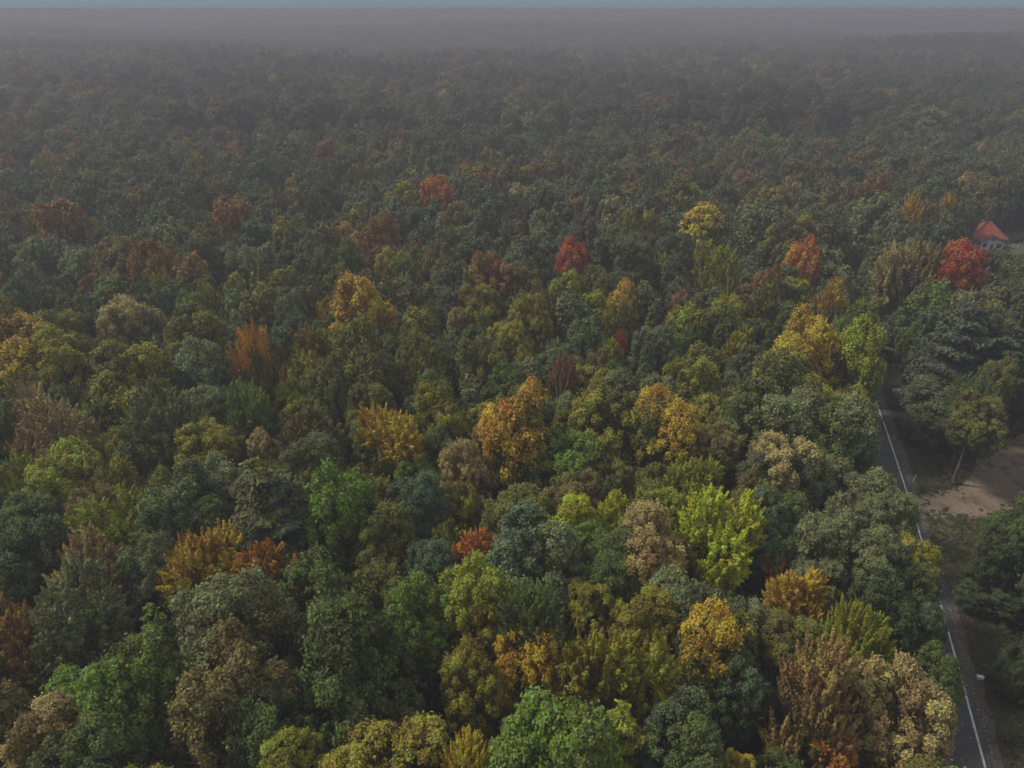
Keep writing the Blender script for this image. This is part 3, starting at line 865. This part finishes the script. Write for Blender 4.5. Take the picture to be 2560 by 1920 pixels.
def img(t):
    return project((t['x'], t['y'], t['h'] - t['c'] * .6))
def in_frame(t, m=0):
    u, v, f = img(t)
    wpx = t['r'] / (f * TX / 1280)
    return f > 0 and -wpx * .5 - m < u < 2560 + wpx * .5 + m and -m < v < 1920 + wpx * .9 + m
vis = [t for t in fills if in_frame(t)]
for t in vis:
    t['px'] = t['r'] / img(t)[2]
vis.sort(key=lambda t: -t['px'])
N_FILL = max(0, 300 - len(trees))
indiv = vis[:N_FILL]
rest = vis[N_FILL:] + [t for t in fills if not in_frame(t)]
print('individual fills', len(indiv), 'rest', len(rest), 'down to', indiv[-1]['y'] if indiv else None)

# ------------------------------------------------------------------ labels of the trees between: what they look like and which landmark they stand next to
COLN = {'dg': 'dark green', 'mg': 'green', 'tg': 'bluish green', 'ol': 'olive', 'gg': 'grey green', 'br': 'brownish', 'sg': 'pale sage', 'bg': 'bright green'}
KINDN = {'round': 'round', 'broad': 'spreading', 'tall': 'oval', 'spiky': 'feathery', 'pine': 'layered', 'spruce': 'conical', 'plume': 'pointed'}
NOUN = {'pine': 'pine', 'spruce': 'conifer'}
marks = [t for t in trees]
mp = [img(t) for t in marks]
used_slots, used_labels = set(), {t['label'] for t in trees}
DIRS = ['right of', 'right behind', 'just behind', 'left behind', 'left of', 'front left of', 'just in front of', 'front right of']
DTXT = ['just right of', 'behind and right of', 'just behind', 'behind and left of', 'just left of', 'in front and left of', 'just in front of', 'in front and right of']
for t in indiv:
    u, v, f = img(t)
    order = sorted(range(len(marks)), key=lambda i: math.hypot(mp[i][0] - u, (mp[i][1] - v) * 1.25))
    big = 'small ' if t['r'] < 2.8 else ('large ' if t['r'] > 4.2 else '')
    head = big + COLN.get(t['pal'], 'green') + ' ' + KINDN[t['kind']] + ' ' + NOUN.get(t['kind'], 'tree')
    for i in order[:14]:
        dx, dy = u - mp[i][0], mp[i][1] - v
        o = int(round(math.atan2(dy, dx) / (math.pi / 4))) % 8
        if (i, o) in used_slots: continue
        lab = head + ' ' + DTXT[o] + ' the ' + marks[i]['short']
        if lab in used_labels or len(lab.split()) > 16: continue
        used_slots.add((i, o)); used_labels.add(lab)
        t['label'] = lab
        break
    else:
        t['label'] = head + ' near the ' + marks[order[0]]['short']

# ------------------------------------------------------------------ build them
trng = random.Random(3)
def build_tree(t):
    name = NAME.get(t['kind'], 'broadleaf_tree')
    z0 = float(terrain(t['x'], t['y']))
    e = bpy.data.objects.new(name, None)
    COL.objects.link(e)
    e.empty_display_size = 1
    e.location = (t['x'], t['y'], z0)
    e.rotation_euler = (0, 0, trng.uniform(0, 6.28))
    tag(e, t['label'], {'pine': 'pine tree', 'spruce': 'conifer'}.get(t['kind'], 'tree'), GROUP)
    d = math.hypot(t['x'], t['y'])
    lib = CROWN if d < 160 else CROWN_MID
    cr = link('crown', trng.choice(lib[t['kind']]), e, (0, 0, t['h'] - t['c']))
    sq = trng.uniform(.93, 1.07)
    cr.scale = (t['r'] * sq, t['r'] / sq, t['c'])
    cr.rotation_euler = (trng.gauss(0, .06), trng.gauss(0, .06), 0)
    cr.color = (*t['col'], 1)
    cr['turned'] = [float(v) for v in t['turned']]
    cr['turned_amount'] = float(t['amount'])
    con = t['kind'] in ('pine', 'spruce')
    tr = link('trunk', (TRUNK_CON if con else TRUNKS)[0 if con else trng.randrange(4)], e)
    tr.scale = (t['h'] * .95,) * 2 + (t['h'] * (.97 if con else .95),)
    return e
for t in trees + indiv:
    build_tree(t)

# ================================================================== the far forest, one mass
far_x, far_y, far_r, far_h, far_c, far_kind, far_col, far_tc, far_ta = ([] for _ in range(9))
FK = ['round', 'broad', 'tall', 'spiky', 'spruce']
def far_add(x, y, r, h, asp, kd, col, tc, ta):
    far_x.append(x); far_y.append(y); far_r.append(r); far_h.append(h); far_c.append(r * asp)
    far_kind.append(FK.index(kd)); far_col.append(col); far_tc.append(tc); far_ta.append(ta)
FKMAP = {'pine': 'spruce', 'plume': 'spiky'}
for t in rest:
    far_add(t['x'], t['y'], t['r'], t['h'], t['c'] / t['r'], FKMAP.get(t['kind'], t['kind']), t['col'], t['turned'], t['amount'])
def stand(x, y):
    """slow drift of species over the forest, -1..1"""
    return (math.sin(x * .017 + 1.7 * math.sin(y * .011) + .6) * math.sin(y * .019 + x * .006) * .6
            + math.sin(x * .0061 - 2.0) * math.sin(y * .0074 + x * .0021 + 1.0) * .55)
def far_band(y0, y1, step, rlo, rhi, side, flat=1.0):
    for y in np.arange(y0, y1, step):
        for x in np.arange(-y * side - 60, y * side + 60, step):
            px = x + frng.uniform(-.48, .48) * step; py = y + frng.uniform(-.48, .48) * step
            if py < 305 and abs(px) < 300 and not (abs(px) > py * 0.86 + 45): continue
            if not free(px, py, 3.0): continue
            q = stand(px, py)
            if q < -.45 and frng.uniform(0, 1) < .25: continue           # thinner stands and small openings
            r = frng.uniform(rlo, rhi)
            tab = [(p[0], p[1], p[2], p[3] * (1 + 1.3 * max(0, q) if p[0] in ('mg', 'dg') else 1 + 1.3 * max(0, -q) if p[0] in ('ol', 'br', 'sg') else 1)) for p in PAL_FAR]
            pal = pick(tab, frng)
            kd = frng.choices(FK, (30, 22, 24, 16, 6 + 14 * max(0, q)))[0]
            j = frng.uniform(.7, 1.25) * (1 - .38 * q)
            hh = (frng.uniform(11, 21) + 3 * q) * (rhi / 5.5) ** .3
            if not house_clear(px, py, hh, r): continue
            asp = {'round': 1.2, 'broad': 1.0, 'tall': 1.5, 'spiky': 1.3, 'spruce': 1.9}[kd] * flat
            far_add(px, py, r * (.72 if kd == 'spruce' else 1), hh, asp, kd, tuple(v * j for v in C[pal[0]]), tuple(v * j for v in C[pal[1]]), pal[2])
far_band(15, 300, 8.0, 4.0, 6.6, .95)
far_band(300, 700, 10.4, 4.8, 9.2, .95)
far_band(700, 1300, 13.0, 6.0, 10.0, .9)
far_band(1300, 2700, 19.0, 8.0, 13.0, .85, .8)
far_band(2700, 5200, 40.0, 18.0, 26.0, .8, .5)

proto_col = bpy.data.collections.new('far_tree_shapes')
for k, kd in enumerate(FK):
    V, F, A = crown(kd, 9000, .068 if kd != 'spruce' else .07, 900 + k)
    me = mesh_np('far_crown', V, F, [M_FAR], A)
    o = bpy.data.objects.new('far_%d_%s' % (k, kd), me)
    proto_col.objects.link(o)

n = len(far_x)
fx, fy = np.array(far_x), np.array(far_y)
fz = terrain(fx, fy) + np.array(far_h) - np.array(far_c)
pm = bpy.data.meshes.new('far_forest')
pm.vertices.add(n)
pm.vertices.foreach_set('co', np.stack([fx, fy, fz], 1).astype(np.float32).ravel())
def vec_attr(nm, arr, typ='FLOAT_VECTOR'):
    a = pm.attributes.new(nm, typ, 'POINT'); a.data.foreach_set('vector', np.asarray(arr, dtype=np.float32).ravel())
vec_attr('leaf_col', far_col); vec_attr('turned', far_tc)
vec_attr('siz', np.stack([far_r, far_r, far_c], 1))
vec_attr('rot', np.stack([np.zeros(n), np.zeros(n), RNG.uniform(0, 6.28, n)], 1))
a = pm.attributes.new('turned_amount', 'FLOAT', 'POINT'); a.data.foreach_set('value', np.asarray(far_ta, dtype=np.float32))
a = pm.attributes.new('which', 'INT', 'POINT'); a.data.foreach_set('value', np.asarray(far_kind, dtype=np.int32))
pm.materials.append(M_FAR)
far = link('far_forest', pm)
tag(far, 'hazy mass of distant grey green and brown trees reaching to the horizon', 'forest', kind='stuff')
ng = bpy.data.node_groups.new('far_forest', 'GeometryNodeTree')
ng.interface.new_socket('Geometry', in_out='INPUT', socket_type='NodeSocketGeometry')
ng.interface.new_socket('Geometry', in_out='OUTPUT', socket_type='NodeSocketGeometry')
gi = ng.nodes.new('NodeGroupInput'); go = ng.nodes.new('NodeGroupOutput')
ci = ng.nodes.new('GeometryNodeCollectionInfo')
ci.inputs['Collection'].default_value = proto_col
ci.inputs['Separate Children'].default_value = True
ci.inputs['Reset Children'].default_value = True
ip = ng.nodes.new('GeometryNodeInstanceOnPoints')
ip.inputs['Pick Instance'].default_value = True
def nattr(nm, typ):
    q = ng.nodes.new('GeometryNodeInputNamedAttribute'); q.data_type = typ; q.inputs['Name'].default_value = nm; return q.outputs['Attribute']
ng.links.new(gi.outputs[0], ip.inputs['Points'])
ng.links.new(ci.outputs[0], ip.inputs['Instance'])
ng.links.new(nattr('which', 'INT'), ip.inputs['Instance Index'])
e2r = ng.nodes.new('FunctionNodeEulerToRotation')
ng.links.new(nattr('rot', 'FLOAT_VECTOR'), e2r.inputs[0])
ng.links.new(e2r.outputs[0], ip.inputs['Rotation'])
ng.links.new(nattr('siz', 'FLOAT_VECTOR'), ip.inputs['Scale'])
ng.links.new(ip.outputs[0], go.inputs[0])
md = far.modifiers.new('trees', 'NODES'); md.node_group = ng
print('far trees', n)

# ================================================================== undergrowth
BOX = at(2449, 1697)[0]
def undergrowth():
    rg = np.random.default_rng(77)
    P, Nn, S, hi, Z = [], [], [], [], []
    k = 0
    pts = []
    for _ in range(9000):
        x = rg.uniform(-90, 130); y = rg.uniform(18, 150)
        if abs(x) > y * .8 + 20: continue
        o = float(road_off(x, y))
        if -6.9 < o < 1.9: continue
        if math.hypot(x - BOX[0] + .8, y - BOX[1] + 1.0) < 2.4: continue
        if 1.9 <= o < 4.6 and rg.uniform() < .75: continue
        if any(in_poly(Q, x, y) for Q in POLYS): continue
        pts.append((x, y, rg.uniform(.4, 1.5) if not (-9 < o < 6) else rg.uniform(.2, .7)))
    gp = POLYS[1]; gx = [p[0] for p in gp]; gy = [p[1] for p in gp]
    for _ in range(700):
        x = rg.uniform(min(gx), max(gx)); y = rg.uniform(min(gy), max(gy))
        if in_poly(gp, x, y): pts.append((x, y, rg.uniform(.12, .4)))
    cp = POLYS[0]
    for a_, b_ in zip(cp, cp[1:] + cp[:1]):
        for t_ in rg.uniform(0, 1, 40):
            q = a_ * (1 - t_) + b_ * t_ + rg.normal(0, .7, 2)
            if not -5 < float(road_off(*q)) < 1.4: pts.append((q[0], q[1], rg.uniform(.12, .45)))
    for _ in range(1500):
        y = rg.uniform(34, 112); o = 1.3 + 5.5 * rg.uniform() ** .6
        if any(in_poly(Q, line_x(y) + o * 1.05, y) for Q in POLYS[:1]): continue
        if math.hypot(line_x(y) + o * 1.05 - BOX[0], y - BOX[1]) < 1.3: continue
        pts.append((float(line_x(y)) + o * 1.05, y, rg.uniform(.1, .22 + .07 * o)))
    for x, y, r in pts:
        m = 22
        u = unit(rg.normal(size=(m, 3)) + np.array((0, 0, .7))); u[:, 2] = np.abs(u[:, 2])
        P.append(np.array((x, y, .02)) + u * r * rg.uniform(.5, 1, (m, 1)) * np.array((1, 1, .8)))
        Nn.append(unit(u + rg.normal(0, .4, u.shape) + np.array((0, 0, .4))))
        Z.append(np.full(m, min(.16, max(.035, r * .2)))); S.append(np.full(m, rg.uniform())); hi.append(np.full(m, rg.uniform()))
    P = np.concatenate(P); Nn = np.concatenate(Nn)
    V = cards(P, Nn, np.concatenate(Z) * rg.uniform(.7, 1.3, len(P)), 1.3, rg)
    F = np.arange(len(P) * 4).reshape(-1, 4)
    return mesh_np('undergrowth', V, F, [M_LEAF], {'spray': np.concatenate(S), 'bough': np.concatenate(S), 'high': np.concatenate(hi), 'rnd': rg.uniform(0, 1, len(P))})
ug = link('undergrowth', undergrowth())
ug.color = (*C['dg'], 1); ug['turned'] = [.085, .075, .036]; ug['turned_amount'] = 0.6
tag(ug, 'low ferns and brush on the forest floor and verges', 'undergrowth', kind='stuff')

def fallen_leaves():
    rg = np.random.default_rng(5)
    n_ = 3800
    y = rg.uniform(34, 112, n_); k = rg.uniform(0, 1, n_)
    o = np.where(k < .45, -4.2 + rg.exponential(.7, n_), np.where(k < .8, 1.0 - rg.exponential(.35, n_) * .8, rg.uniform(-4.6, 5, n_)))
    o = np.clip(o, -4.6, 6)
    P = np.stack([line_x(y) + o * 1.05, y, np.full(n_, .03)], 1)
    V = cards(P, unit(rg.normal(0, .25, (n_, 3)) + np.array((0, 0, 1))), rg.uniform(.035, .085, n_), 1.2, rg)
    u = rg.uniform(0, 1, n_)
    return mesh_np('fallen_leaves', V, np.arange(n_ * 4).reshape(-1, 4), [M_LEAF], {'spray': u, 'bough': u, 'high': u, 'rnd': rg.uniform(0, 1, n_)})
fl = link('fallen_leaves', fallen_leaves())
fl.color = (*C['br'], 1); fl['turned'] = list(C['ta']); fl['turned_amount'] = .6
tag(fl, 'brown and tan fallen leaves strewn along the road edges', 'leaves', kind='stuff')

# ================================================================== bare trees in the two gaps and the twiggy one at the bottom
def bare_tree(px, h, seed, label, r0=.16, twigs=10, zpx=0.0, twig_len=2.2, lean=(0, 0)):
    rg = random.Random(seed)
    p = at(*px, zpx)[0]
    e = bpy.data.objects.new('bare_tree', None); COL.objects.link(e)
    e.location = (p[0], p[1], 0)
    tag(e, label, 'dead tree', 'bare trees in gaps of the canopy')
    mb = MB(); pts, rad = [], []
    for i in range(8):
        f = i / 7
        pts.append((lean[0] * f + rg.uniform(-.08, .08), lean[1] * f + rg.uniform(-.08, .08), f * h)); rad.append(r0 * (1 - f * .85))
    mb.tube(pts, rad, 8)
    link('trunk', mb.mesh('trunk', M_PALEBARK), e)
    for k in range(twigs):
        f = rg.uniform(.35, .97); i = int(f * 7); q = pts[i]
        ph = rg.uniform(0, 6.28); L = twig_len * rg.uniform(.5, 1.1) * (1.2 - f * .5)
        up = rg.uniform(.05, .8)
        mb = MB()
        a = (q[0] + math.cos(ph) * L * .5, q[1] + math.sin(ph) * L * .5, q[2] + up * L * .3)
        b = (q[0] + math.cos(ph) * L, q[1] + math.sin(ph) * L, q[2] + up * L)
        mb.tube([q, a, b], [.05, .035, .012], 5)
        for s in range(3):
            pp = ph + rg.uniform(-.9, .9); l2 = L * rg.uniform(.3, .5)
            mb.tube([a, (a[0] + math.cos(pp) * l2, a[1] + math.sin(pp) * l2, a[2] + up * l2 + .15)], [.025, .008], 4)
        link('branch', mb.mesh('branch', M_PALEBARK), e)
    return e
bare_tree((1084, 1800), 9.5, 4, 'bare pale trunk with a few dead branches in the dark gap near the bottom centre', .17, 7, 1.0)
bare_tree((1262, 1300), 11, 8, 'slim white trunk beside the tall tan yellow lumpy tree', .14, 4, 4.0)
bare_tree((540, 1895), 12.0, 12, 'leafless tree of fine pale twigs at the bottom edge', .14, 34, 10.5, 3.6)

# ================================================================== house with the red roof
def house():
    e = bpy.data.objects.new('house', None); COL.objects.link(e)
    e.location = (HOUSE[0], HOUSE[1], 0.0)
    # front faces the camera, turned a little
    e.rotation_euler = (0, 0, -math.atan2(HOUSE[0], HOUSE[1]) + R(26))
    e.scale = (.82, .74, .82)
    tag(e, 'white walled house with a bright red hipped roof and front gable', 'house')
    # main body: x -5..5, y 0..9 (front at -y), wing: x -3.4..3.6, y -3.2..0
    mb = MB(); mb.box(-5.2, 5.2, 0, 9, 0, 3.3)
    mb.box(-3.5, 3.5, -3.4, 0.0, 0, 3.1)
    b = len(mb.v)
    mb.v += [(-3.5, -3.4, 3.1), (3.5, -3.4, 3.1), (0, -3.4, 4.75), (-3.5, -3.15, 3.1), (3.5, -3.15, 3.1), (0, -3.15, 4.75)]
    mb.f += [(b, b + 1, b + 2), (b + 5, b + 4, b + 3), (b + 1, b + 4, b + 5, b + 2), (b, b + 2, b + 5, b + 3)]
    link('wall', mb.mesh('wall', M_WHITE), e)
    # hipped main roof
    mb = MB()
    x0, x1, y0, y1, z, zr = -5.9, 5.9, -0.6, 9.6, 3.3, 8.1
    A, B, Cc, D = (x0, y0, z), (x1, y0, z), (x1, y1, z), (x0, y1, z)
    r0, r1 = (-0.9, 4.3, zr), (0.9, 5.0, zr)
    for q in ((A, B, r1, r0), (B, Cc, r1), (Cc, D, r0, r1), (D, A, r0)):
        mb.poly(q)
    mb.poly((D, Cc, B, A))
    rf = link('roof', mb.mesh('roof', M_ROOF), e)
    mb = MB()
    mb.tube([A, r0], [.1, .1], 6); mb.tube([B, r1], [.1, .1], 6); mb.tube([r0, r1], [.12, .12], 6)
    mb.box(x0 - .08, x1 + .08, y0 - .1, y0 - .02, z - .2, z + .02)
    mb.box(x1 + .02, x1 + .1, y0, y1, z - .2, z + .02)
    link('ridge_and_eaves_trim', mb.mesh('trim', M_TRIM), rf)
    # gable roof of the front wing
    mb = MB()
    for s in (-1, 1):
        top = [(0, -3.95, 5.02), (s * 4.1, -3.95, 3.05), (s * 4.1, 0.9, 3.05), (0, 3.0, 5.02)]
        mb.solid(top if s > 0 else list(reversed(top)), -.14)
    gr = link('gable_roof', mb.mesh('gable_roof', M_ROOF), e)
    mb = MB()
    for s in (-1, 1):
        mb.solid([(0, -4.05, 5.06), (s * 4.15, -4.05, 3.07), (s * 4.15, -3.96, 3.07), (0, -3.96, 5.06)], -.28)
    link('fascia', mb.mesh('fascia', M_TRIM), gr)
    mb = MB(); mb.box(.35, 1.1, 5.6, 6.3, 5.5, 8.9); mb.box(.27, 1.18, 5.52, 6.38, 8.9, 9.05)
    # windows and door on the front
    def win(x, w_, z0, h_, y=-3.4):
        f = MB(); f.box(x - .08, x + w_ + .08, y - .05, y + .02, z0 - .08, z0 + h_ + .08)
        fo = link('window', f.mesh('window', M_WHITE), e)
        g = MB(); g.box(x, x + w_, y - .065, y - .052, z0, z0 + h_)
        link('pane', g.mesh('pane', M_DARK), fo)
        k = MB(); k.box(x + w_ / 2 - .03, x + w_ / 2 + .03, y - .085, y - .067, z0, z0 + h_)
        link('mullion', k.mesh('mullion', M_WHITE), fo)
    win(-2.9, 1.3, 1.0, 1.4); win(1.5, 1.4, 1.0, 1.4); win(-.35, .8, 3.3, .7)
    win(3.85, 1.0, 1.0, 1.4, 0.0); win(-5.0, 1.0, 1.0, 1.4, 0.0)
    d = MB(); d.box(-.5, .5, -3.46, -3.38, 0.05, 2.15); do = link('door', d.mesh('door', M_TRIM), e)
    hn = MB(); hn.box(.36, .42, -3.52, -3.461, 1.0, 1.12); link('handle', hn.mesh('handle', M_WHITE), do)
house()

# white rail fence right of the house
def rail_fence():
    p0 = at(2508, 619)[0]; p1 = at(2544, 621)[0]
    e = bpy.data.objects.new('rail_fence', None); COL.objects.link(e); e.location = (p0[0], p0[1], 0)
    v = p1 - p0; L = math.hypot(v[0], v[1])
    e.rotation_euler = (0, 0, math.atan2(v[1], v[0]))
    tag(e, 'short white rail fence on the lawn beside the red roofed house', 'fence')
    for i in range(4):
        x = L * i / 3
        m = MB(); m.box(x - .07, x + .07, -.07, .07, 0, 1.25); link('post', m.mesh('post', M_WHITE), e)
    for zz in (.5, 1.02):
        m = MB(); m.box(.071, L - .071, -.11, -.072, zz, zz + .17); link('rail', m.mesh('rail', M_WHITE), e)
rail_fence()

# ================================================================== small things by the road
def small_box():
    p = at(2449, 1697)[0]
    e = bpy.data.objects.new('utility_box', None); COL.objects.link(e); e.location = (p[0], p[1], 0.0)
    e.rotation_euler = (0, 0, R(-14))
    tag(e, 'small pale utility box on the dark verge right of the road', 'utility box')
    m = MB(); m.box(-.28, .28, -.17, .17, 0, .3); link('body', m.mesh('body', M_WHITE), e)
    m = MB(); m.box(-.31, .31, -.2, .2, .302, .345); link('lid', m.mesh('lid', M_WHITE), e)
small_box()
def marker(px, h, mat, label, lean, name='marker_post'):
    p = at(*px)[0]
    e = bpy.data.objects.new(name, None); COL.objects.link(e); e.location = (p[0], p[1], 0)
    e.rotation_euler = (lean, lean * .7, 0)
    tag(e, label, 'marker post')
    m = MB(); m.box(-.07, .07, -.03, .03, 0, h); m.box(-.055, .055, -.025, .025, h, h + .05)
    link('post', m.mesh('post', mat), e)
    m = MB(); m.box(-.05, .05, -.042, -.031, h * .72, h * .9)
    link('reflector', m.mesh('reflector', M_YELLOW if mat is M_WHITE else M_WHITE), e)
marker((2282, 1207), 1.3, M_WHITE, 'slim white marker post on the verge just above the dirt driveway', R(3))
marker((2186, 1150), 1.5, M_YELLOW, 'leaning yellow marker post at the left edge of the road', R(14))

# ================================================================== haze
hm, hn_, hl = new_mat('haze')
ho = hn_.new('ShaderNodeOutputMaterial'); pv = hn_.new('ShaderNodeVolumePrincipled')
pv.inputs['Color'].default_value = (0.365, 0.355, 0.395, 1)
pv.inputs['Density'].default_value = HAZE_DENSITY
pv.inputs['Anisotropy'].default_value = 0.1
hl.new(pv.outputs[0], ho.inputs['Volume'])
mb = MB(); mb.box(-6300, 6300, -4300, 6300, -24, CAM_H + 0.6)
hz = link('haze', mb.mesh('haze', hm))
tag(hz, 'thin grey haze lying over the forest', 'haze', kind='stuff')
